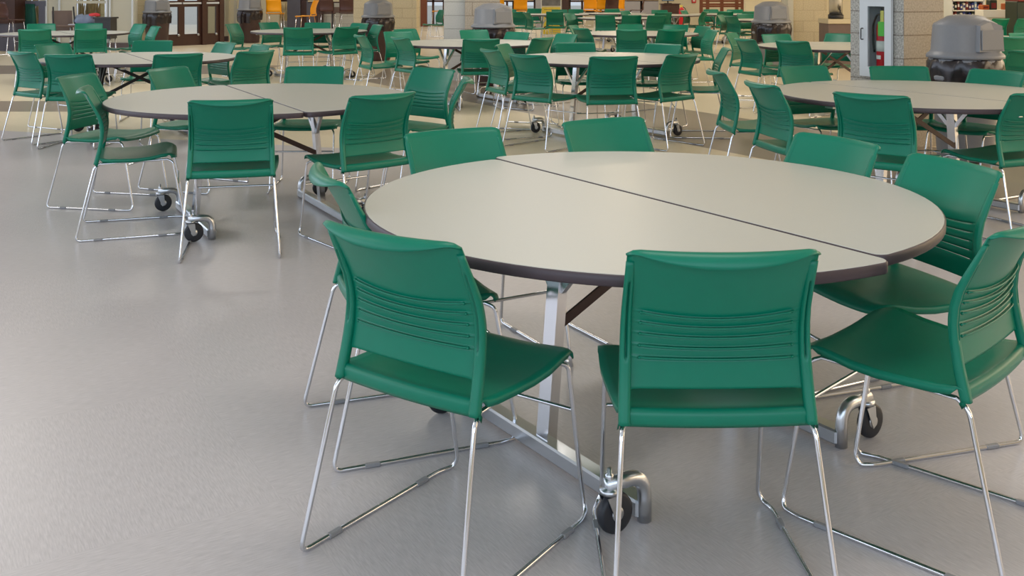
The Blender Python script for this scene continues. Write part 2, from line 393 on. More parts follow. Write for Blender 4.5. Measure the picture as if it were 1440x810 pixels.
# wall behind the orange stools
ZM = 30.0
wall_grid('wall_stools', M['block_pale'], 'x', ZM, px(345, 29), px(505, ZM), [(px(374, ZM), px(407, ZM), .45, 2.8)])
w = MB(); w.box(px(374, ZM), px(407, ZM), ZM+.06, ZM+.07, .45, 2.8); o = struct(w.build('window_3', M['glass']))
f = MB(); f.box(px(374, ZM), px(407, ZM), ZM-.03, ZM+.1, 1.02, 1.09); f.box(px(373, ZM), px(375, ZM), ZM-.02, ZM+.1, .45, 2.8); f.build('window_frame', M['dark_brown'], o)
b = MB(); b.box(px(408, ZM), px(426, ZM), ZM-.4, ZM, 0, 5.3); b.box(px(434, ZM), px(446, ZM), ZM-.3, ZM, 0, 1.05); struct(b.build('trim_6', M['slate']))
b = MB(); b.box(px(426, ZM), px(434, ZM), ZM-.3, ZM, 0, 1.05); b.box(px(446, ZM), px(455, ZM), ZM-.3, ZM, 0, 1.0); b.box(px(408, ZM), px(456, ZM), ZM-.32, ZM, 1.06, 1.6); struct(b.build('trim_7', M['dark_brown']))
b = MB(); b.box(px(456, ZM), px(499, ZM), ZM-.04, ZM, .7, .86); b.box(px(456, ZM), px(499, ZM), ZM-.04, ZM, 1.1, 1.6); struct(b.build('trim_8', M['counter_base']))
# far end wall
ZB = 38.0
holes = [(px(594, ZB), px(624, ZB), .05, 3.5), (px(700, ZB), px(752, ZB), .6, 3.5), (px(801, ZB), px(872, ZB), .55, 3.5)]
wall_grid('wall_back', M['cream'], 'x', ZB, -10, 15, holes)
for i, h in enumerate(holes):
    w = MB(); w.box(h[0], h[1], ZB+.06, ZB+.07, h[2], h[3]); o = struct(w.build('window_%d' % (4+i), M['glass']))
    f = MB(); n = 2 if i == 0 else 4
    for k in range(n+1):
        x = h[0]+(h[1]-h[0])*k/n; f.box(x-.04, x+.04, ZB, ZB+.1, h[2], h[3])
    f.box(h[0], h[1], ZB, ZB+.1, .9, .97); f.box(h[0], h[1], ZB, ZB+.1, h[2]-.04, h[2]+.04); f.build('window_frame', M['dark_brown'], o)
b = MB(); b.box(px(753, ZB-1), px(762, ZB-1), ZB-1.2, ZB-.8, 0, 5.3); struct(b.build('trim_9', M['grey_wall']))
b = MB(); b.box(px(790, ZB), px(800, ZB), ZB-.2, ZB, 0, 3); struct(b.build('trim_10', M['dark_brown']))
b = MB(); b.box(px(592, ZB), px(601, ZB), ZB-.15, ZB, 0, 5.3); struct(b.build('trim_11', M['mid_brown']))
b = MB(); b.box(px(872, 36), px(926, 36), 36, 36.12, 0, 5.3); struct(b.build('wall_grey_partition', M['grey_wall']))
b = MB(); b.box(px(870.5, 36), px(872, 36), 35.95, 36.1, 0, 5.3); struct(b.build('trim_12', M['white']))
# right-hand back: cream blocks, counter niche
ZC = 19.5
b = MB(); b.box(px(1113, ZC), px(1163, ZC), ZC, ZC+.8, 0, 5.3); struct(b.build('wall_block_pier', M['block_cream']))
b = MB(); b.box(px(1048, 30), px(1150, 30), 30, 30.2, 0, 5.3); struct(b.build('wall_cream_far', M['cream']))
b = MB(); b.box(px(1107, ZC), px(1114.5, ZC), ZC-.06, ZC+.4, 0, 5.3); struct(b.build('trim_13', M['cream_panel']))
b = MB(); b.box(px(1160, ZC), px(1335, ZC), ZC+1.0, ZC+1.15, 0, 5.3); struct(b.build('wall_niche', M['cream']))
# columns
def column(name, cx, cy, ang, w, d, mats):
    mb = MB(); mb.box(0, w, 0, d, 0, 5.3)
    mb.m = [0]*len(mb.f)
    o = mb.build(name, mats); o.location = (cx, cy, 0); o.rotation_euler = (0, 0, ang); struct(o); return o
# faces of MB.box: bottom, top, y0, y1, x0, x1
c1 = column('column', px(497, 21.6), 21.6, 0, 1.32, .8, [M['block_cream'], M['block_cream']])
c2 = column('column', px(624, 15.7), 15.72, R(3), .82, .7, [M['block_pale'], M['block_tan']])
K = V(3.44, 9.05, 0)
CW, CD, RY0, RY1, RZ0, RZ1 = .47, .66, .145, .465, hz(104, 9.3), 1.62
mb = MB()
for q in ((0, CW, 0, CD, 0, RZ0), (0, CW, 0, CD, RZ1, 5.3), (.19, CW, 0, CD, RZ0, RZ1), (0, .19, 0, RY0, RZ0, RZ1), (0, .19, RY1, CD, RZ0, RZ1)): mb.box(*q)
c3 = mb.build('column', [M['block_tan'], M['block_light']]); c3.location = K; c3.rotation_euler = (0, 0, R(24)); struct(c3)
for p in c3.data.polygons:
    if p.normal.x < -.9: p.material_index = 1
b = MB(); b.box(px(654, 15.66), px(703, 15.66), 15.6, 15.72, 0, 5.3); struct(b.build('trim_14', M['block_tan']))
# outdoors
g = MB(); g.box(-40, 40, 38.4, 90, -.3, -.1); g.box(-40, -13.2, -5, 38.4, -.3, -.1); g.box(-13.2, -6.5, 32.5, 38.4, -.3, -.1); g.box(-13.2, -9.9, 24.9, 32.5, -.3, -.1)
struct(g.build('ground_outside', M['snow']))
def shrubs(name, x0, x1, y, z, label, n=300):
    mb = MB()
    for i in range(n):
        x = random.uniform(x0, x1); yy = y+random.uniform(-.4, .4); h = z*random.uniform(.6, 1.1); t = random.uniform(-.15, .15)
        mb.tube([(x, yy, -.1), (x+t*.4, yy, h*.5), (x+t, yy, h)], [.03, .03, .008], 4)
    tag(mb.build(name, M['shrub']), label, 'dry grass', kind='stuff')
shrubs('dry_grass', -12.5, -10.4, 26.0, 1.2, 'tall dry winter grass outside the far-left window')
shrubs('dry_grass', px(360, 33), px(425, 33), 33.2, 1.15, 'tall dry winter grass outside the window behind the orange stools')

# ------------------------------------------------------------ the green chair
P0 = -.21                                     # rear edge of the seat
PROF = [(.40, -.002), (.42, 0), (.50, .020), (.56, .031), (.62, .034), (.68, .020), (.73, -.006), (.78, -.034), (.83, -.062), (.86, -.08)]
HW = [(.41, .226), (.50, .222), (.60, .218), (.75, .214), (.84, .2135)]
BUL = [(.42, .0), (.50, .010), (.58, .020), (.68, .034), (.76, .036), (.84, .036)]
SLOTS = [.676, .648, .620, .591, .562]
def back_point(u, h, extra=0):
    x = u*smooth_interp(HW, h)
    y = P0+smooth_interp(PROF, h)-smooth_interp(BUL, h)*(1-u*u)-extra
    return (x, y, h)
def make_backrest():
    NU = 30
    us = [-1+2*i/NU for i in range(NU+1)]
    iu = [i for i in range(NU) if abs((us[i]+us[i+1])/2) < .79]
    rows = [(.494, 0, 'o'), (.500, 0, 'o'), (.512, 0, 'o'), (.530, 0, 'o')]
    slot_rows = []
    for k, hs in enumerate(reversed(SLOTS)):
        rows.append((hs-.0085, 0, 's')); rows.append((hs-.0050, 0, 's'))
        slot_rows.append(len(rows)); rows.append((hs-.0016, -.0020, 's')); rows.append((hs+.0012, .0055, 's'))
        rows.append((hs+.0036, .0060, 's')); rows.append((hs+.0060, .0, 's')); rows.append((hs+.0090, .0, 's'))
    rows += [(t, 0, 'u') for t in (.2, .45, .7, .88, 1.0)]                     # up to the rim
    rows += [(t, 0, 'r') for t in (.12, .3, .5, .7, .86, 1.0)]                  # rolled rim, towards the rear and down
    hl = SLOTS[0]+.0090
    grid = []
    for k, (h, ex, kind) in enumerate(rows):
        row = []
        for u in us:
            m = 1-u*u; e = 0; dz = 0; au = abs(u)
            sag = lambda q: .020*(q-.545)/.13*m
            if kind == 'o':
                hh = h-(.016*max(0, (au-.80)/.2)**2 if k == 0 else .008*max(0, (au-.8)/.2)**2 if k == 1 else 0)
            elif kind == 's':
                hh = h-sag(h); e = ex*max(0, min(1, (.87-au)/.09))
            else:
                top = .829-.012*max(0, (au-.88)/.12)**2
                t = h if kind == 'u' else 1
                b0 = hl-sag(hl); hh = b0+(top-b0)*t
                if kind == 'r':
                    w = (m**.75); L = .005+.034*w
                    ang = h*R(35+60*w)
                    e = L*sin(ang*.9+R(12))*1.0 if 0 else L*(sin(ang)/max(R(35+60*w), .01))
                    dz = -L*(1-cos(ang))/max(R(35+60*w), .01)*1.15
            x, y, z = back_point(u, hh, e)
            row.append((x, y, z+dz))
        grid.append(row)
    skip = {(r, i) for r in slot_rows for i in iu}
    mb = MB(); shell(mb, [r[::-1] for r in grid], .0045, {(r, NU-1-i) for (r, i) in skip})
    for hs in SLOTS:                                   # moulded bead above every slot, with a knob at each end
        pts = []; rr = []; n = 26
        for i in range(n+1):
            u = -.80+1.60*i/n; m = 1-u*u; h = hs+.0026-.020*(hs-.545)/.13*m
            x, y, z = back_point(u, h, .0078 if 0 < i < n else .0055); pts.append((x, y, z)); rr.append(.0024)
        mb.tube(pts, rr, 8)
        for u in (-.80, .80):
            m = 1-u*u; h = hs+.0016-.020*(hs-.545)/.13*m; x, y, z = back_point(u, h, .0045)
            mb.lathe([(.0001, -.0042), (.003, -.003), (.0042, 0), (.003, .003), (.0001, .0042)], x, y, z, 10, axis='y')
    return mb
def make_post(side):
    hs = [.421, .43, .46, .49, .52, .55, .560, .566, .60, .64, .68, .72, .745, .751, .765, .785, .80]
    rings = []
    for h in hs:
        wd = .0135 if h < .56 else .0135-.0035*(h-.56)/.24
        c = smooth_interp(HW, h)-wd+.001; y = P0+smooth_interp(PROF, h)
        dp = .017 if h < .70 else .017-.010*(h-.70)/.10
        gr = (.566 <= h <= .745); gd = .003 if gr else dp
        fr = .008 if h < .5 else .003
        pr = [(-1, fr*.4), (-1, -dp*.5), (-.75, -dp*.9), (-.34, -dp), (-.2, -gd), (.12, -gd), (.26, -dp), (.75, -dp*.9), (1, -dp*.5), (1, fr*.4), (.6, fr), (-.6, fr)]
        rings.append([(side*(c+a*wd), y+b_, h) for a, b_ in pr])
    if side < 0: rings = [r[::-1] for r in rings]
    mb = MB(); mb.loft(rings, True, True, True); return mb
def make_seat():
    prof = [(-.206, .413), (-.212, .424), (-.212, .444), (-.206, .4535), (-.196, .4545), (-.178, .449), (-.14, .441), (-.08, .436), (0, .436), (.07, .442), (.12, .449), (.155, .454), (.18, .4545), (.200, .450), (.213, .441), (.218, .428)]
    n = 20; us = [-1+2*i/n for i in range(n+1)]; ext = [-1.0]+us+[1.0]
    grid = []
    for k, (y, z) in enumerate(prof):
        row = []; t = (y+.21)/.426
        hw = .226+.014*min(1, t*1.5)
        for q, u in enumerate(ext):
            edge = q in (0, len(ext)-1)
            au = abs(u); x = u*hw; zz = z; yy = y
            if k < 5: yy -= .014*(1-u*u)
            dish = .010*(u*u)**1.2*min(1, max(0, (y+.2)/.1))
            zz += dish
            if y > .05:
                s = (y-.05)/.166; yy -= .028*max(0, (au-.74)/.26)**2*s
                x *= 1-.03*s*s*(au > .9)
                zz += .006*s*max(0, au-.3)
            if edge: zz -= .020 if 4 < k < 13 else .006; x *= .992
            row.append((x, yy, zz))
        grid.append(row)
    mb = MB(); shell(mb, grid[::-1], .006); 
    return mb
def make_frame_side(s):
    pts = [(s*.212, -.190, .423), (s*.219, -.222, .405), (s*.250, -.318, .0068), (s*.241, .215, .0068), (s*.226, .262, .0068), (s*.214, .268, .03), (s*.212, .196, .415), (s*.196, .165, .428)]
    q = fillet(pts, [0, .02, .03, .02, .02, .02, .03, 0], 5)
    q2 = [(s*.196, .165, .428), (s*.2, 0, .424), (s*.212, -.190, .423)]
    mb = MB(); mb.tube(q+q2[1:-1], .0062, 10, closed=True); return mb
def make_chair():
    root = empty('dining_chair')
    make_seat().build('seat', M['green'], root)
    bk = make_backrest().build('backrest', M['green'], root)
    for s in (-1, 1):
        make_post(s).build('back_post', M['green'], bk)
    for s in (-1, 1):
        fr = make_frame_side(s).build('sled_leg', M['chrome'], root)
        for yy in (-.20, .14):
            x = s*interp([(-.318, .250), (.215, .241)], yy)
            g = MB(); g.box(x-.008, x+.008, yy-.024, yy+.024, .0005, .013, .003); g.build('floor_glide', M['glide'], fr)
    cb = MB(); cb.tube(fillet([(-.2125, .221, .285), (-.205, .226, .287), (.205, .226, .287), (.2125, .221, .285)], .01), .0058, 8)
    cb.build('crossbar', M['chrome'], root)
    return root
# number: (x, y, heading in degrees, label)
CH = {
1: (0.463,2.547,91, 'green chair nearest the viewer, squarely back-on at the big front table'),
2: (-0.138,2.671,55, 'green chair at the front table whose whole wire frame shows at lower middle left'),
3: (-0.312,3.330,21, 'green chair half hidden behind the lower left chair at the front table'),
4: (-0.104,3.926,-60, 'green chair facing us over the left back edge of the front table'),
5: (0.532,4.275,-61, 'green chair facing us over the middle back edge of the front table, twisted left'),
6: (1.000,3.815,-152, 'green chair over the right back edge of the front table, before the right-hand table'),
7: (1.200,3.323,-162, 'green chair at the right end of the front table, its slots and long seat showing'),
8: (1.077,2.757,136, 'green chair cut by the right edge of the photo, turned away at the front table'),
9: (-1.514,5.604,102, 'green chair squarely back-on before the second table at left'),
10: (-0.877,5.842,130, 'green chair turned away at the right front of the second table at left'),
11: (-2.190,6.033,18, 'green chair in side view, the nearer of the pair left of the second table'),
12: (-2.617,6.774,-11, 'green chair with open slots, the farther of the pair left of the second table'),
13: (-2.231,7.330,-22, 'green chair showing its olive-lit top behind the left end of the second table'),
14: (-1.441,7.288,-89, 'green chair facing us behind the middle of the second table at left'),
15: (-0.738,7.168,-131, 'green chair with pierced back facing us right of the second table at left'),
16: (-0.575,6.536,-177, 'green chair seen edge-on just right of the second table, overlapping its neighbour'),
17: (-3.870,9.270,88, 'green chair back-on at the left front of the black-legged table'),
18: (-4.310,9.595,55, 'green chair at the far left edge, left front of the black-legged table'),
19: (-3.070,9.295,121, 'green chair back-on before the middle right of the black-legged table'),
20: (-2.572,9.671,142, 'green chair turned left at the right front of the black-legged table'),
21: (-4.507,10.512,-28, 'olive-lit green chair behind the left end of the black-legged table'),
22: (-3.914,11.060,-83, 'green chair facing us behind the middle of the black-legged table'),
23: (-3.229,10.744,-136, 'pale-lit green chair behind the right end of the black-legged table'),
24: (-6.781,14.725,107, 'green chair back-on, left one in front of the table by the far-left window'),
25: (-6.097,14.855,118, 'green chair back-on, right one in front of the table by the far-left window'),
26: (-7.510,16.469,-63, 'green chair facing us, left one behind the table by the far-left window'),
27: (-6.851,16.626,-73, 'green chair facing us, right one behind the table by the far-left window'),
28: (-6.179,16.416,-133, 'blue-lit green chair at the right end of the table by the far-left window'),
29: (-5.602,15.405,-144, 'green chair standing before the bin by the brown doors'),
30: (-3.173,15.428,95, 'green chair back-on before the table below the orange stools'),
31: (-2.651,15.630,135, 'green chair turned left at the right front of the table below the orange stools'),
32: (-3.880,17.220,-33, 'green chair behind the left part of the table below the orange stools'),
33: (-3.218,16.996,-82, 'green chair facing us behind the middle of the table below the orange stools'),
34: (-2.680,16.772,-131, 'green chair behind the right end of the table below the orange stools'),
35: (-4.260,16.600,-13, 'green chair at the left end of the table below the orange stools, beside a bin'),
36: (-2.77,10.34,-142, 'green chair whose blue-lit top peeps over the chair right of the black-legged table'),
37: (-1.627,12.831,26, 'green chair in side view facing right, left of the table by the pale column'),
38: (-2.360,16.150,-152, 'green chair edge-on before the bin by the cream column'),
39: (-1.376,13.518,-57, 'olive-lit slotted green chair at the left of the table by the pale column'),
40: (-1.309,14.344,-42, 'green chair top showing before the cream column, behind its olive-lit neighbour'),
41: (-1.100,12.300,35, 'green chair turned right at the left front of the table by the pale column'),
42: (-0.411,13.983,-64, 'green chair facing us at the foot of the pale block column'),
43: (-0.390,12.005,99, 'green chair back-on before the table by the pale column'),
44: (-0.111,13.315,-134, 'green chair facing us just below the bin at the pale column'),
45: (0.039,9.861,25, 'green chair at the left of the middle table, the nearer of an overlapping pair'),
46: (0.164,10.484,-17, 'olive-lit green chair at the left of the middle table, behind its pair'),
47: (0.310,9.187,48, 'green chair turned right at the left front of the middle table'),
48: (0.818,8.999,100, 'green chair squarely back-on at the front of the middle table'),
49: (1.322,9.252,131, 'green chair turned left at the right front of the middle table'),
50: (0.700,10.612,-83, 'green chair facing us, left one behind the middle table'),
51: (1.392,10.430,-130, 'green chair facing us, right one behind the middle table'),
52: (0.149,12.194,143, 'green chair seen from its dark back, upper left beyond the middle table'),
53: (0.467,12.807,-145, 'green chair turned to the left, upper left directly behind the middle table'),
54: (1.720,14.700,80, 'green chair back-on, left one before the table beyond the middle table'),
55: (1.950,16.250,-76, 'green chair top behind the left half of the table beyond the middle table'),
56: (2.160,14.700,108, 'green chair back-on, right one before the table beyond the middle table'),
57: (2.450,16.050,-122, 'green chair top behind the right half of the table beyond the middle table'),
58: (1.200,15.900,-22, 'green chair facing us at the left end of the table beyond the middle table'),
59: (1.227,15.086,30, 'green chair turned away at the left front of the table beyond the middle table'),
60: (2.662,15.568,-160, 'blue-lit green chair, left of the two right of the table beyond the middle table'),
61: (2.503,14.197,-171, 'olive-lit green chair, right of the two right of the table beyond the middle table'),
62: (2.918,11.874,19, 'green chair turned right before the bin left of the extinguisher column'),
63: (1.772,9.888,176, 'green chair in side view facing left at the right end of the middle table'),
64: (1.711,7.248,3, 'green chair in side view facing right at the left of the right-hand table'),
65: (1.787,6.348,13, 'green chair turned away at the left front of the right-hand table'),
66: (2.131,5.835,50, 'green chair back-on right in front of the right-hand table'),
67: (2.808,5.970,115, 'green chair at the right photo edge in front of the right-hand table'),
68: (2.243,7.333,-68, 'green chair facing us, left one of three behind the right-hand table'),
69: (2.830,7.314,-93, 'green chair facing us below the fire extinguisher cabinet'),
70: (3.163,7.070,-149, 'green chair facing us before the big grey-lidded bin at right'),
71: (4.796,9.870,97, 'pale green-lit chair at the right edge beside the big grey-lidded bin'),
72: (5.981,12.557,97, 'dark green chair back-on right of the big bin lid'),
73: (6.616,12.970,-80, 'green chair top just above the dark chair right of the big bin lid'),
74: (9.242,19.924,110, 'far green chair under the drink shelves, the left of two'),
75: (9.720,19.917,110, 'far green chair under the drink shelves, the right of two'),
77: (3.279,11.520,42, 'green chair back-on before the table left of the extinguisher column'),
78: (3.400,12.650,-69, 'green chair facing us, left one behind the table left of the extinguisher column'),
79: (3.970,12.850,-136, 'green chair facing us, right one behind the table left of the extinguisher column'),
81: (3.050,13.100,-31, 'green chair top peeping behind the chair that stands before the middle right bin'),
82: (2.060,22.350,75, 'small far green chair, left of three in a row in the middle distance'),
83: (2.550,22.400,95, 'small far green chair, middle of three in a row in the middle distance'),
84: (3.020,22.216,105, 'small far green chair, right of three in a row in the middle distance'),
85: (3.580,24.937,100, 'far green chair just right behind the row of three in the middle distance'),
86: (1.515,23.182,-37, 'far green chair facing us left of the row of three in the middle distance'),
87: (1.098,25.680,80, 'far green chair back-on in front of the yellow poster'),
88: (0.300,25.550,50, 'far green chair left of the yellow poster, behind the blue-lit one'),
89: (0.600,24.750,20, 'far blue-lit green chair left of the yellow poster'),
90: (1.280,27.550,-90, 'far green chair top to the lower right of the yellow poster'),
91: (1.659,28.001,-110, 'far green chair top below the first orange stools right of the poster'),
92: (2.800,28.550,-90, 'far green chair top below the middle orange stools'),
93: (3.089,26.170,-40, 'far green chair top in front of the grey partition, left one'),
94: (4.706,26.754,-32, 'far olive green chair right of the standing red extinguisher'),
95: (4.579,25.821,150, 'far blue-lit green chair before the cream wall left of the lattice'),
96: (5.300,26.047,100, 'far dark green chair before the middle of the brown lattice'),
97: (4.742,22.182,-30, 'far olive green chair before the lattice, edge of the table left of the bin'),
98: (4.780,21.500,25, 'far blue-lit green chair turned away left of the middle right bin'),
99: (5.840,25.950,110, 'far dark green chair before the right part of the brown lattice'),
101: (5.300,22.900,-80, 'far green chair top just left of the middle right bin lid'),
102: (5.470,27.850,-80, 'far green chair top at the foot of the lattice, left one'),
103: (5.980,27.600,-100, 'far green chair top at the foot of the lattice, right one'),
104: (3.900,26.980,-90, 'far green chair top in front of the grey partition, right one'),
105: (-2.102,27.325,-153, 'far green chair seen through the gap between the cream and pale columns'),
106: (0.002,27.799,-70, 'far green chair top below the orange stools right of the pale column'),
107: (0.550,28.969,-110, 'far green chair top left of the yellow poster base'),
}
GRP = {}
for k in CH:
    g = ('chairs at the front table' if k <= 8 else 'chairs at the second table at left' if k <= 16 else 'chairs at the black-legged table' if k <= 23 or k == 36 else
         'chairs by the far-left window' if k <= 29 else 'chairs below the orange stools' if k <= 35 or k == 38 else 'chairs by the pale column' if k in (37, 39, 40, 41, 42, 43, 44, 52, 53) else
         'chairs at the middle table' if k in (45, 46, 47, 48, 49, 50, 51, 63) else 'chairs beyond the middle table' if 54 <= k <= 61 else 'chairs at the right-hand table' if 64 <= k <= 70 else
         'chairs left of the extinguisher column' if k in (62, 77, 78, 79, 81) else 'chairs beyond the big bin' if 71 <= k <= 75 else 'small green chairs far down the hall')
    GRP[k] = g
proto = make_chair()
for n, k in enumerate(sorted(CH)):
    x, y, th, lab = CH[k]
    c = proto if n == 0 else copy_tree(proto)
    c.location = (x, y, 0); c.rotation_euler = (0, 0, R(th-90)); tag(c, lab, 'chair', GRP[k])

# ------------------------------------------------------------ folding round tables
RT = .9075
def half_top(s, off, edge):
    """half disc; s=+1 for local y>0. returns outline ccw"""
    rc = .035; g = .004; pts = []
    # chord at y=g ; straight edge from -xc to xc, arc above
    a0 = math.asin((g+rc)/(RT-rc)); 
    xc = (RT-rc)*cos(a0)
    for i in range(7):                                     # right corner
        a = -pi/2+(pi/2+a0)*i/6; pts.append((xc+rc*cos(a), g+rc+rc*sin(a)))
    n = 44
    for i in range(1, n):
        a = a0+(pi-2*a0)*i/n; pts.append((RT*cos(a), RT*sin(a)))
    for i in range(7):
        a = pi-a0+(pi/2+a0)*i/6; pts.append((-xc+rc*cos(a), g+rc+rc*sin(a)))
    pts = [(x*(1)+off, y) for x, y in pts]
    if s < 0: pts = [(x, -y) for x, y in pts][::-1]
    return pts
def inset(pts, d):
    n = len(pts); out = []
    for i in range(n):
        a, b_ = V(*pts[i-1], 0), V(*pts[(i+1) % n], 0); t = (b_-a).normalized(); nrm = V(-t.y, t.x, 0)
        out.append((pts[i][0]+nrm.x*d, pts[i][1]+nrm.y*d))
    return out
def make_table(black=False, shift=.0):
    fm = M['black'] if black else M['chrome']; bm = M['black'] if black else M['steel']
    root = empty('folding_table')
    zt = .737
    for s in (1, -1):
        # local x runs along the seam, local y across it
        out = half_top(s, (-shift if s > 0 else shift), 0)
        mb = MB(); i1 = inset(out, .004); i2 = inset(out, .0055)
        rings = [[(x, y, zt-.028) for x, y in i2], [(x, y, zt-.0015) for x, y in i1], [(x, y, zt) for x, y in i2]]
        mb.loft(rings, True, True); tp = mb.build('tabletop_half', M['laminate'], root)
        eb = MB(); o1 = inset(out, 0); oi = inset(out, .0045)
        eb.loft([[(x, y, zt-.0295) for x, y in oi], [(x, y, zt-.0295) for x, y in inset(out, .002)], [(x, y, zt-.026) for x, y in o1], [(x, y, zt-.004) for x, y in o1], [(x, y, zt-.0012) for x, y in inset(out, .003)], [(x, y, zt-.0012) for x, y in oi]], True, False, True)
        # close inner side of the band
        eb.build('edge_band', M['edge'], tp)
    # under-table rails
    for s in (1, -1):
        y = s*.335
        r = MB(); r.box(-.42, .42, y-.02, y+.02, .682, .709, .004); r.box(-.03, .03, min(y, s*.86), max(y, s*.86), .690, .709)
        r.build('top_rail', bm, root)
        # upright, leaning in
        u = MB(); u.bar((0, s*.392, .055), (0, y, .69), .058, .034, (0, 1, 0)); up = u.build('upright', fm, root)
        for q in (1, -1):
            g = MB(); g.bar((q*.024, s*.352, .50), (q*.20, s*.337, .690), .024, .018, (0, 1, 0)); g.build('brace_arm', fm, root)
        # floor beam with hooked ends and casters
        f = MB(); f.box(-.45, .45, s*.395-.026, s*.395+.026, .012, .058, .006); f.build('floor_beam', bm, root)
        for q in (1, -1):
            xx = q*.450
            arc = fillet([(xx, s*.395, .004), (xx, s*.395, .128), (xx, s*.40+s*.125, .128)], [0, .085, 0], 8)
            h = MB(); h.tube(arc, .018, 12, rx=.020); ft = h.build('hooked_foot', bm, root)
            cx, cy = xx, s*(.395+.118)
            k = MB(); k.lathe([(.0001, .172), (.006, .172), (.006, .158), (.011, .156), (.011, .150), (.010, .122), (.026, .120), (.026, .108), (.0001, .106)], cx, cy, 0, 14)
            for w in (-1, 1):
                k.add([(cx+w*.017, cy-.020, .104), (cx+w*.017, cy+.020, .104), (cx+w*.017, cy+.026, .045), (cx+w*.017, cy+.010, .035), (cx+w*.020, cy-.020, .104), (cx+w*.020, cy+.020, .104), (cx+w*.020, cy+.026, .045), (cx+w*.020, cy+.010, .035)],
                      [(0, 1, 2, 3), (7, 6, 5, 4), (0, 4, 5, 1), (1, 5, 6, 2), (2, 6, 7, 3), (3, 7, 4, 0)])
            k.add([], []); cf = k.build('caster_fork', M['steel'], root)
            wq = MB(); wq.lathe([(.014, -.013), (.044, -.013), (.051, -.010), (.053, 0), (.051, .010), (.044, .013), (.014, .013)], cx, cy+.018, .0535, 26, axis='x')
            wq.build('caster_wheel', M['rubber'], cf)
            hb = MB(); hb.lathe([(.0001, -.016), (.017, -.016), (.019, -.012), (.019, .012), (.017, .016), (.0001, .016)], cx, cy+.018, .0535, 16, axis='x'); hb.build('wheel_hub', M['steel'], cf)
    for s in (1, -1):
        br = MB(); br.bar((s*.022, s*.365, .36), (s*.022, -s*.30, .690), .008, .030, (1, 0, 0) if 0 else (0, 0, 1)); br.build('cross_brace', M['black'] if black else M['brace'], root)
    l = MB(); l.box(.62, .76, -.30, -.27, .695, .703); l.box(.74, .86, -.315, -.255, .688, .696, .002); l.build('latch_lever', M['chrome'], root)
    return root
TABLES = [
(.43, 3.31, -56.5, 'nearest large round grey folding table, right foreground', 0, .022),
(-1.55, 6.35, -61, 'second round table at left with its caster beam and hooked foot showing', 0, 0),
(-3.60, 9.97, -60, 'round table on black crossed legs at far left', 1, 0),
(-6.71, 15.49, -58, 'round table nearest the far-left window, high chair and crate behind it', 1, 0),
(-3.2, 16.28, -57, 'round table below the orange stools and dark brown stools', 0, 0),
(-.51, 12.71, -57, 'round table before the pale block column', 0, 0),
(.89, 9.92, -57, 'middle round table with six green chairs, directly behind the front table', 0, 0),
(1.87, 15.4, -57, 'round table straight beyond the middle table, mostly hidden by six chairs', 0, 0),
(2.61, 6.61, -57, 'round table at right in front of the extinguisher column and big bin', 0, 0),
(3.79, 12.02, -57, 'round table partly hidden behind the extinguisher column', 0, 0),
(1.08, 26.6, -57, 'far round table in front of the yellow poster', 0, 0),
(2.7, 27.6, -57, 'far round table below the orange stools right of the poster', 0, 0),
(2.38, 23.3, -57, 'far round table behind the row of three small chairs', 0, 0),
(3.83, 25.95, -57, 'far round table before the dark cabinet and standing extinguisher', 0, 0),
(5.53, 26.8, -57, 'far round table before the brown lattice', 0, 0),
(5.5, 22.0, -57, 'far round table left of and behind the middle right bin', 0, 0),
(6.2, 14.1, -57, 'round table at right edge beyond the big bin, hidden by dark chair', 0, 0),
]
protos = {}
for x, y, a, lab, blk, sh in TABLES:
    key = (blk, sh)
    if key not in protos: t = protos[key] = make_table(bool(blk), sh)
    else: t = copy_tree(protos[key])
    t.location = (x, y, 0); t.rotation_euler = (0, 0, R(a)); tag(t, lab, 'table', 'round folding tables')

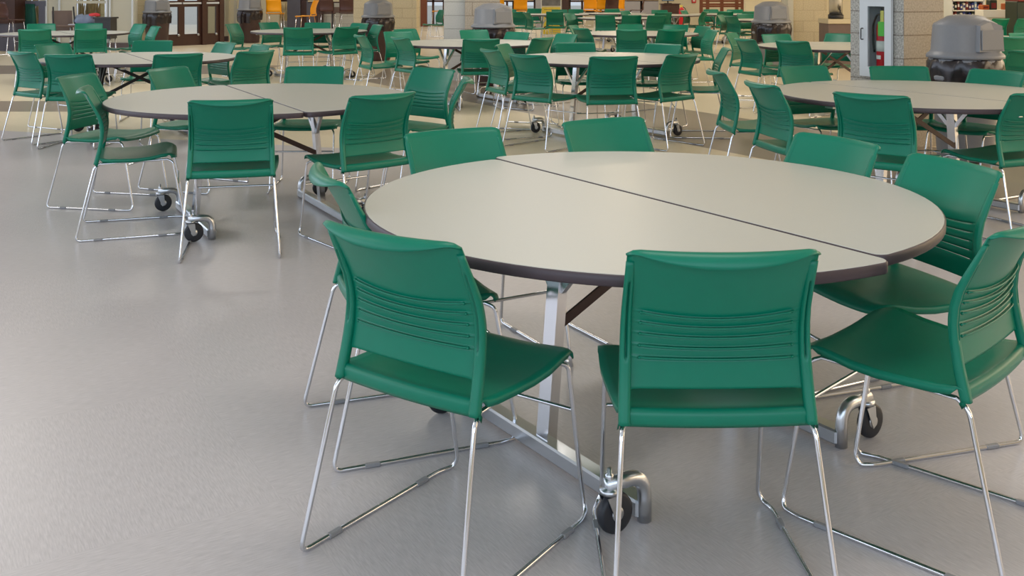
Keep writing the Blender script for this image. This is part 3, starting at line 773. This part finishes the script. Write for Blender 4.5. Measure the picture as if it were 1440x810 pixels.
# ------------------------------------------------------------ litter bins
def make_bin(body_mat):
    root = empty('litter_bin')
    b = MB(); b.lathe([(.0001, .01), (.225, .01), (.235, .03), (.285, .78), (.305, .80), (.305, .83), (.285, .84)], n=36)
    for s in (-1, 1):
        b.box(s*.285-.035, s*.285+.035, -.06, .06, .66, .70, .01)
    b.build('bin_body', body_mat, root)
    # liner: crumpled skirt
    rings = []
    for k, (r, z) in enumerate([(.300, .835), (.316, .80), (.322, .74), (.316, .66), (.306, .60)]):
        ring = []
        for i in range(72):
            a = 2*pi*i/72; wv = sin(a*9+k*.6)*.5+sin(a*17+1+k)*.3+sin(a*29+k*2)*.2
            ring.append(((r+wv*.010*(1+k*.3))*cos(a), (r+wv*.010*(1+k*.3))*sin(a), z-(wv*.025+(.08 if cos(a-3.6) > .75 else 0) if k == 4 else 0)))
        rings.append(ring)
    l = MB(); l.loft(rings, True, False, True); l.build('bin_liner', M['bag'], root)
    d = MB(); d.lathe([(.325, .838), (.328, .856), (.318, .872), (.300, .884), (.288, .900), (.272, 1.10), (.262, 1.118), (.15, 1.178), (.09, 1.190), (.0001, 1.193)], n=40)
    ld = d.build('lid', M['grey_plastic'], root)
    # hood with swing flap towards local -y+x
    q = MB()
    for s in (-1,):
        a = [(-.135, -.285, .905), (.135, -.285, .905), (.118, -.275, 1.075), (-.118, -.275, 1.075)]
        q.add([(-.148, -.29, .90), (.148, -.29, .90), (.130, -.283, 1.105), (0, -.27, 1.14), (-.130, -.283, 1.105),
               (-.148, -.15, .90), (.148, -.15, .90), (.130, -.15, 1.125), (0, -.10, 1.168), (-.130, -.15, 1.125)],
              [(0, 1, 2, 3, 4), (1, 6, 7, 2), (2, 7, 8, 3), (3, 8, 9, 4), (4, 9, 5, 0), (0, 5, 6, 1)])
    hd = q.build('lid_hood', M['grey_plastic'], ld)
    fq = MB(); fq.box(-.128, .128, -.300, -.288, .912, 1.072, .003); fq.build('swing_flap', M['grey_plastic'], ld)
    return root
BINS = [
(3.72, 8.46, 24, 'big grey domed lid over a bagged bin, right of the extinguisher column', 1),
(px(221, 24.0), 24.0, 40, 'brown bin with grey domed lid before the brown doors', 0),
(px(357, 27.2)+.05, 26.6, 40, 'brown bin with grey lid right of the brown doors', 0),
(-2.61, 20.1, 30, 'brown bin with grey domed lid before the cream column', 0),
(-.27, 15.0, 30, 'bin with wide grey domed lid at the pale block column', 0),
(4.28, 17.0, 10, 'grey bin with pale domed lid left of the cream block pier', 1),
]
bp = {}
for x, y, a, lab, g in BINS:
    if g not in bp: t = bp[g] = make_bin(M['grey_plastic'] if g else M['brown_plastic'])
    else: t = copy_tree(bp[g])
    t.location = (x, y, 0); t.rotation_euler = (0, 0, R(a)); t.scale = (.92, .92, 1) if y < 10 else (1, 1, 1); tag(t, lab, 'bin', 'litter bins with domed lids')

# ------------------------------------------------------------ extinguisher cabinet on the speckled face
ca = R(24); ex = V(cos(ca), sin(ca), 0); ey = V(-sin(ca), cos(ca), 0)     # column axes; speckled face is x=0, faces -ex
cab = empty('extinguisher_cabinet', K, ca)
# local coords of the column: face at x=0 from y=0 (near corner) to y=.66
y0, y1, z0, z1 = RY0, RY1, RZ0, RZ1
b = MB(); b.box(.178, .188, y0+.002, y1-.002, z0+.002, z1-.002); b.build('back_box', M['grey_wall'], cab)
b = MB()
b.box(-.012, .176, y0+.002, y0+.010, z0+.002, z1-.002); b.box(-.012, .176, y1-.010, y1-.002, z0+.002, z1-.002); b.box(-.012, .176, y0+.01, y1-.01, z0+.002, z0+.010); b.box(-.012, .176, y0+.01, y1-.01, z1-.010, z1-.002)
b.build('case', M['white'], cab)
b = MB(); fw = .05; a0, a1 = y0-.035, y1+.035; dz0 = z0-.03
b.box(-.04, -.014, a0, a0+fw+.03, dz0, z1+.03); b.box(-.04, -.014, a1-fw-.05, a1, dz0, z1+.03); b.box(-.04, -.014, a0+fw+.03, a1-fw-.05, dz0, z0+.06); b.box(-.04, -.014, a0+fw+.03, a1-fw-.05, hz(9, 9.3), z1+.03)
dr = b.build('cabinet_door', M['white'], cab)
g = MB(); g.box(-.03, -.026, a0+fw+.03, a1-fw-.05, z0+.06, hz(9, 9.3)); g.build('glass_pane', M['glass'], dr)
h = MB(); h.tube(fillet([(-.04, a1-.045, .94), (-.065, a1-.045, .94), (-.065, a1-.045, 1.04), (-.04, a1-.045, 1.04)], .008), .005, 8); h.build('pull_handle', M['blackplastic'], dr)
tag(cab, 'white wall cabinet with glass door on the speckled block column', 'cabinet')
ext = empty('fire_extinguisher', K+ex*.072+ey*(.30)+V(0, 0, z0+.012), ca)
b = MB(); b.lathe([(.0001, 0), (.066, .002), (.072, .012), (.072, .40), (.066, .435), (.045, .462), (.022, .475), (.020, .49)], n=24); b.build('cylinder', M['red'], ext)
b = MB(); b.box(-.016, .016, -.018, .018, .485, .525, .004); b.box(-.012, .012, -.09, .03, .525, .535); b.bar((0, .02, .535), (0, -.10, .565), .02, .006); b.build('valve_lever', M['blackplastic'], ext)
b = MB(); b.tube(fillet([(-.01, .0, .505), (-.03, .06, .53), (-.04, .105, .43), (-.04, .10, .25), (-.05, .075, .18)], [0, .04, .06, .04, 0]), .009, 8); b.build('hose', M['blackplastic'], ext)
b = MB(); b.lathe([(.0735, .19), (.0735, .285)], n=24); b.build('label_sticker', M['paper'], ext)
b = MB(); b.lathe([(.0735, .12), (.0735, .155)], n=8, a0=pi*.8, a1=pi*1.1); b.build('logo_sticker', M['paper'], ext)
b = MB(); b.box(-.082, -.078, -.075, .0, .33, .46); b.build('inspection_tag', M['tag_green'], ext)
b = MB(); b.box(-.082, -.079, -.07, -.03, .46, .56); b.build('yellow_tag', M['tag_yellow'], ext)
tag(ext, 'red fire extinguisher with green tag inside the white glass-door cabinet', 'fire extinguisher')

# ------------------------------------------------------------ bar stools and high tables
def make_stool(m):
    root = empty('bar_stool')
    s = MB(); g = []
    for y, z in ((-.19, .752), (-.17, .757), (-.05, .748), (.08, .750), (.17, .754), (.205, .742), (.215, .725)):
        g.append([(u*.205, y-.02*abs(u)**4*(y > .1), z+.008*u*u) for u in (-1, -.8, -.5, 0, .5, .8, 1)])
    shell(s, g[::-1], .012); s.build('seat', m, root)
    b = MB(); g = []
    for h, y in ((.79, -.195), (.86, -.185), (.93, -.19), (1.0, -.21), (1.07, -.24), (1.12, -.265)):
        g.append([(u*.20*(1-.1*(h-.79)), y-.03*(1-u*u), h) for u in (1, .75, .4, 0, -.4, -.75, -1)])
    shell(b, g, .008); bk = b.build('backrest', m, root)
    for s_ in (-1, 1): p = MB(); p.tube([(s_*.19, -.19, .75), (s_*.19, -.19, .80)], .014, 6); p.build('back_bracket', m, bk)
    for sx in (-1, 1):
        f = MB(); f.tube(fillet([(sx*.18, -.15, .742), (sx*.215, -.25, .008), (sx*.215, .25, .008), (sx*.18, .16, .742)], [0, .03, .03, 0]), .009, 7); f.build('sled_leg', M['chrome'], root)
    f = MB(); f.tube([(-.2, .225, .28), (.2, .225, .28)], .009, 6); f.build('footrest', M['chrome'], root)
    return root
STOOLS = [
('orange', px(387, 27), 27, 92, 'bright orange stool back-on before the dry grass window'),
('orange', px(430, 24.5), 24.5, 172, 'bright orange stool in side view facing left, seat and thin legs showing'),
('orange', px(620, 30), 30, 160, 'orange stool glimpsed between the cream and pale columns'),
('orange', px(706, 29), 29, 60, 'orange stool just above the lid at the pale column'),
('orange', px(731, 30), 30, 95, 'orange stool back-on against the bright far window, right of the pale column'),
('orange', px(831, 31), 31, 80, 'orange stool right of the yellow poster, leftmost of three'),
('orange', px(847, 30), 30, 95, 'orange stool right of the yellow poster, middle of three'),
('orange', px(866, 31), 31, 110, 'orange stool right of the yellow poster, rightmost of three'),
('brown', px(460, 27.5), 27.5, 92, 'dark brown stool back-on, left one of the pair by the cream column'),
('brown', px(489, 27.5), 27.5, 92, 'dark brown stool back-on, right one of the pair by the cream column'),
('brown', px(858, 29.6), 29.6, 100, 'dark brown stool among the orange stools in the far middle'),
('brown', px(895, 31), 31, 170, 'dark brown stool in side view before the grey partition'),
('brown', px(12, 21.5), 21.6, 60, 'dark brown stool on white wire legs at the upper left corner'),
]
sp = {}
for c, x, y, a, lab in STOOLS:
    if c not in sp: t = sp[c] = make_stool(M['orange'] if c == 'orange' else M['stool_brown'])
    else: t = copy_tree(sp[c])
    t.location = (x, y, 0); t.rotation_euler = (0, 0, R(a-90)); tag(t, lab, 'bar stool', 'orange bar stools' if c == 'orange' else 'brown bar stools')
def high_table(x, y, w, d, lab):
    r = empty('high_table', (x, y, 0)); b = MB(); b.box(-w/2, w/2, -d/2, d/2, 1.04, 1.075, .006); b.build('tabletop', M['counter'], r)
    b = MB(); b.box(-w/2+.01, w/2-.01, -d/2+.01, d/2-.01, 1.005, 1.04); b.build('apron', M['brace'], r)
    b = MB(); b.lathe([(.035, .02), (.035, 1.005)], n=14); b.build('pedestal', M['black'], r)
    b = MB(); b.lathe([(.26, 0), (.26, .012), (.05, .03), (.035, .05)], n=24); b.build('base_plate', M['black'], r)
    tag(r, lab, 'table', 'high bar tables')
high_table(px(468, 28.5), 28.5, 1.25, .7, 'high bar table above the two dark brown stools')
high_table(px(846, 31.9), 32.2, 1.3, .7, 'high bar table behind the orange stools right of the poster')
high_table(px(722, 31.2), 31.4, 1.2, .7, 'high bar table behind the orange stools left of the poster')
high_table(px(903, 32), 32.2, 1.0, .6, 'high bar table before the grey partition')

# ------------------------------------------------------------ things far back
# yellow poster stand
Zp = 29.8
p = empty('poster_stand', (px(775, Zp), Zp, 0)); w2 = .27
b = MB(); b.box(-w2-.02, -w2, -.02, .02, .06, 1.75); b.box(w2, w2+.02, -.02, .02, .06, 1.75); b.box(-w2-.02, w2+.02, -.02, .02, 1.75, 1.77); b.box(-.2, .2, -.18, .18, 0, .05, .01); b.box(-w2, w2, -.02, .02, .05, .08); b.build('frame', M['paper'], p)
b = MB(); b.box(-w2, w2, -.012, .012, .08, .86); sh = b.build('poster_sheet', M['yellow'], p)
b = MB(); b.box(-w2, w2, -.014, .012, .90, 1.75); b.build('poster_picture', M['poster_photo'], p)
b = MB()
for k in range(9): b.box(-.20+k*.045, -.168+k*.045, -.0135, -.012, .78, .80)
b.build('printed_line', M['counter_base'], sh)
tag(p, 'yellow poster on a stand with a grey picture above', 'poster')
# cabinet with screen, extinguisher, alarm
Zk = 33.5
k = empty('cabinet', (px(942, Zk), Zk, 0)); b = MB(); b.box(-.28, .28, -.2, .2, 0, .88, .01); b.box(-.31, .31, -.22, .22, .88, .91); b.build('body', M['dark_brown'], k)
for s in (-1, 1):
    d = MB(); d.box(min(0, s*.26)+.004, max(0, s*.26)-.004, -.215, -.2, .06, .84); dd_ = d.build('door', M['dark_brown'], k)
    q = MB(); q.box(s*.03-.006, s*.03+.006, -.225, -.215, .4, .52); q.build('handle', M['steel'], dd_)
tag(k, 'dark brown cabinet under a pale blue screen by the far wall', 'cabinet')
s = empty('display_screen', (px(939, Zk), Zk-.02, .91)); b = MB(); b.box(-.12, .12, -.06, .06, 0, .02); b.box(-.02, .02, -.02, .02, .02, .1); b.build('stand', M['blackplastic'], s)
b = MB(); b.box(-.2, .2, -.02, .02, .08, .40, .005); pn = b.build('panel', M['blackplastic'], s); b = MB(); b.box(-.18, .18, -.022, -.0205, .10, .38); b.build('screen', M['screen'], pn)
tag(s, 'pale blue screen standing on the dark brown cabinet', 'screen')
e2 = empty('fire_extinguisher', (px(958.5, 31), 31, 0))
b = MB(); b.lathe([(.08, .05), (.08, .76), (.05, .82), (.02, .84)], n=16); b.lathe([(.12, 0), (.12, .03), (.03, .05), (.03, .06)], n=16); b.build('cylinder', M['red'], e2)
b = MB(); b.box(-.05, .03, -.02, .02, .84, .90); b.build('valve_lever', M['tag_yellow'], e2)
b = MB(); b.tube(fillet([(.02, 0, .86), (.12, 0, .8), (.12, 0, .4)], .05), .012, 6); b.build('hose', M['blackplastic'], e2)
tag(e2, 'small red fire extinguisher standing by the far cream wall', 'fire extinguisher')
a = empty('alarm_box', (px(975.5, ZB), ZB-.001, hz(4, ZB))); b = MB(); b.box(-.08, .08, -.06, 0, 0, .22, .01); b.build('case', M['red'], a); b = MB(); b.box(-.04, .04, -.065, -.06, .05, .10); b.build('pull_lever', M['paper'], a)
tag(a, 'red alarm box high on the far cream wall', 'alarm')
# brown lattice
Zr = 33.0
lt = empty('timber_lattice', (px(1015, Zr), Zr, 0)); b = MB(); wl = px(1046, Zr)-px(1015, Zr)
for x in (986, 995, 1015, 1036, 1044): b.box(px(x, Zr)-px(1015, Zr)-.05, px(x, Zr)-px(1015, Zr)+.05, -.04, .04, .12, 2.6)
b.build('upright_bars', M['mid_brown'], lt); b = MB()
for z in (.15, hz(10+5, Zr)+.14, hz(6, Zr), hz(1.5, Zr), 1.4, 1.8, 2.3): b.box(-wl, wl, -.05, -.03, z-.03, z+.03)
b.build('cross_bars', M['mid_brown'], lt); tag(lt, 'brown timber lattice screen standing before the far cream wall', 'screen')
# urn and counter in the niche
Zn = 18.2
ct = empty('counter', (px(1189, Zn), Zn+.3, 0)); b = MB(); b.box(-.31, .34, -.3, .3, hz(33.5, Zn), hz(27, Zn), .006); b.build('worktop', M['counter'], ct)
b = MB(); b.box(-.29, .32, -.27, .3, .0, hz(33.5, Zn)); b.build('front_panel', M['counter_base'], ct); tag(ct, 'cream-topped counter with brown panel left of the extinguisher column', 'counter')
u = empty('drink_urn', (px(1181.5, Zn), Zn+.25, hz(27, Zn))); b = MB(); b.lathe([(.13, 0), (.135, .02), (.135, .075), (.115, .08)], n=24); b.build('base', M['blackplastic'], u)
b = MB(); b.lathe([(.118, .08), (.12, .55), (.10, .60), (.0001, .63)], n=28); b.build('tank', M['steel'], u)
b = MB(); b.tube(fillet([(0.03, -.115, .16), (.03, -.17, .16), (.03, -.17, .11)], .01), .012, 8); b.box(.02, .04, -.15, -.13, .17, .23); b.build('tap', M['blackplastic'], u)
tag(u, 'tall shiny steel drink urn on black base on the counter', 'urn')
# high chair, cloth heap, crate behind the left table
h = empty('high_chair', (px(90, 19.2), 19.2, 0), R(32)); h.scale = (.8, .8, .98)
b = MB(); b.box(-.24, .24, -.2, .2, .52, .58, .02); b.build('seat', M['blackplastic'], h)
b = MB(); b.bar((0, .18, .58), (0, .30, 1.0), .44, .05, (0, 1, .3)); b.build('backrest', M['counter_base'], h)
b = MB(); b.box(-.28, .28, -.36, -.12, .70, .74, .02); b.build('tray', M['counter_base'], h)
for sx in (-1, 1):
    b = MB(); b.tube([(sx*.26, -.3, .0), (sx*.22, .1, 1.08)], .02, 7); b.build('leg', M['blackplastic'], h)
    b = MB(); b.tube([(sx*.26, .32, .0), (sx*.22, -.12, .72)], .02, 7); b.build('leg', M['blackplastic'], h)
tag(h, 'black folding high chair before the far-left window wall', 'high chair')
cr = empty('crate', (px(149, 19.0), 19.0, 0)); cr.scale = (.72, .9, 1); b = MB()
z1c = hz(24, 19)
for x0_, x1_, a0_, a1_ in ((-.20, .20, -.17, -.15), (-.20, .20, .15, .17), (-.20, -.18, -.15, .15), (.18, .20, -.15, .15)): b.box(x0_, x1_, a0_, a1_, .5, z1c)
b.box(-.2, .2, -.17, .17, .48, .5); b.box(-.23, .23, -.2, .2, z1c-.03, z1c); b.build('body', M['blackplastic'], cr)
for sx in (-1, 1):
    for sy in (-1, 1): b = MB(); b.tube([(sx*.17, sy*.14, .48), (sx*.2, sy*.17, 0)], .015, 6); b.build('leg', M['chrome'], cr)
tag(cr, 'black open crate on legs at the right end of the window table', 'crate')
st = empty('serving_stand', (px(124, 19.4), 19.4, 0)); b = MB(); b.box(-.3, .25, -.2, .2, .70, .74, .01); b.build('shelf', M['steel'], st)
for sx in (-.26, .21):
    for sy in (-.16, .16): b = MB(); b.tube([(sx, sy, 0), (sx, sy, .70)], .014, 6); b.build('leg', M['steel'], st)
tag(st, 'low grey stand carrying a heap of cloth behind the window table', 'stand')
def blob(name, cx, cy, cz, rx, ry, rz, m, lab, cat, sd):
    random.seed(sd); ph = [random.uniform(0, 6) for _ in range(6)]; rings = []
    for i in range(1, 12):
        t = pi*i/12; ring = []
        for j in range(28):
            a = 2*pi*j/28; w = 1+.10*sin(3*a+ph[0]+t)+.07*sin(5*a+ph[1]-2*t)+.05*sin(9*a+ph[2]+3*t)
            ring.append((cx+rx*sin(t)*cos(a)*w, cy+ry*sin(t)*sin(a)*w, max(cz, cz+rz*.35-rz*.65*cos(t)*w) ))
        rings.append(ring)
    mb = MB(); mb.loft(rings, True, True, True); o = mb.build(name, m); tag(o, lab, cat); return o
blob('cloth_heap', px(121, 19.4), 19.4, .742, .22, .15, .17, M['denim'], 'blue-grey heap of cloth on the stand by the far-left window', 'cloth', 3)
blob('red_cloth', px(135, 19.3), 19.25, .885, .10, .06, .06, M['redcloth'], 'small red cloth on top of the blue-grey heap', 'cloth', 4)
# shop shelves at upper right
Zs = 22.0
sh = empty('shop_shelf', (px(1362, Zs), Zs+.2, 0)); b = MB(); x0, x1 = px(1339, Zs)-px(1362, Zs), px(1384, Zs)-px(1362, Zs)
for z in (.55, .72, .93, 1.14): b.box(x0, x1, -.2, .2, z-.012, z+.012)
b.build('shelf_boards', M['paper'], sh); b = MB()
for x in (x0, x1): b.box(x-.015, x+.015, -.2, .2, 0, 1.6)
b.box(x0, x1, .19, .2, 0, 1.6); b.build('side_frame', M['white'], sh); tag(sh, 'white open shop shelf behind the big grey bin lid', 'shelf')
cols = ['paper', 'darkgreen', 'darkred', 'blue', 'paper', 'darkred', 'purple', 'blue', 'screen', 'blue', 'darkred']
names = {'paper': 'white', 'darkgreen': 'dark', 'darkred': 'dark red', 'blue': 'blue', 'purple': 'purple', 'screen': 'pale blue', 'rust': 'orange', 'black': 'black'}
pos = ['far left', 'second from left', 'third from left', 'fourth from left', 'fifth from left', 'in the middle', 'fifth from right', 'fourth from right', 'third from right', 'second from right', 'far right']
def package(x, y, z, w, d, h, c, lab):
    o = empty('package', (x, y, z)); b = MB(); b.box(-w/2, w/2, -d/2, d/2, 0, h, .008); bx = b.build('carton', M[c], o)
    b = MB(); b.box(-w*.35, w*.35, -d/2-.003, -d/2, h*.35, h*.7); b.build('printed_label', M['paper' if c != 'paper' else 'blue'], bx); tag(o, lab, 'package', 'packages on the shop shelf')
for r, (z, nm) in enumerate(((.942, 'upper'), (.732, 'lower'))):
    for i in range(11):
        c = cols[(i*(3 if r else 1)+r*2) % 11]; xx = px(1341.5+i*4.0, Zs)
        package(xx, Zs+.1, z, .05, .1, .12+.03*((i*7+r) % 3), c, names[c]+' package on the '+nm+' board of the shop shelf, '+pos[i])
ck = empty('display_case', (px(1404, 21), 21.3, 0)); b = MB(); b.box(-.26, .42, -.2, .2, hz(25, 21), hz(14, 21), .01); b.build('white_top', M['paper'], ck)
b = MB(); b.box(-.24, .40, -.18, .2, 0, hz(25, 21)); b.build('ribbed_body', M['cream_panel'], ck); tag(ck, 'cream display case right of the shop shelf', 'display case')
pos2 = ['left', 'middle', 'right']
for i, (x, c, hh) in enumerate(((1393, 'rust', .10), (1404, 'darkgreen', .2), (1425, 'rust', .13))):
    o = empty('package', (px(x, 21), 21.3, hz(14, 21))); b = MB(); b.box(-.07, .07, -.1, .1, 0, hh, .01); bx = b.build('carton', M[c], o)
    b = MB(); b.box(-.05, .05, -.104, -.1, .03, hh*.7); b.build('printed_label', M['darkred'], bx); tag(o, names.get(c, 'dark')+' package on the cream display case, '+pos2[i]+' of three' if c != 'darkgreen' else 'dark green package on the cream display case, middle of three', 'package', 'packages on the display case')
vm = empty('vending_cabinet', (px(1445, 20), 20.2, 0)); b = MB(); b.box(-.2, .5, -.2, .3, 0, 1.15, .01); b.build('body', M['darkgreen'], vm); b = MB(); b.box(-.2, .5, -.25, .3, 1.15, 1.75, .01); b.build('sign_box', M['darkred'], vm)
tag(vm, 'dark cabinet with red upper box at the upper right corner', 'cabinet')

# ceiling lamps (out of frame, the source of the overhead light)
for i, (lx, ly) in enumerate(LAMPS):
    r = MB(); r.box(lx-1.55, lx+1.55, ly-.65, ly+.65, 5.2, 5.3); o = struct(r.build('trim_%d' % (20+i), M['white']))

# unseen globe pendants added above the frame to glint on the table tops
for i, (gx, gy, gz) in enumerate(((8.7, 23.8, 4.9), (12.0, 30.0, 4.3), (3.2, 30.0, 4.6))):
    t = empty('added_pendant', (gx, gy, gz)); b = MB(); b.lathe([(.0001, -.3)]+[(.3*sin(pi*k/12), -.3*cos(pi*k/12)) for k in range(1, 12)]+[(.0001, .3)], n=20)
    b.build('globe', M['globe'], t); b = MB(); b.tube([(0, 0, .3), (0, 0, 5.3-gz)], .012, 6); b.build('cord', M['black'], t)
    tag(t, ['added unseen globe pendant above the far right tables', 'added unseen globe pendant in the far right corner', 'added unseen globe pendant above the far middle tables'][i], 'lamp', 'added pendant lamps')
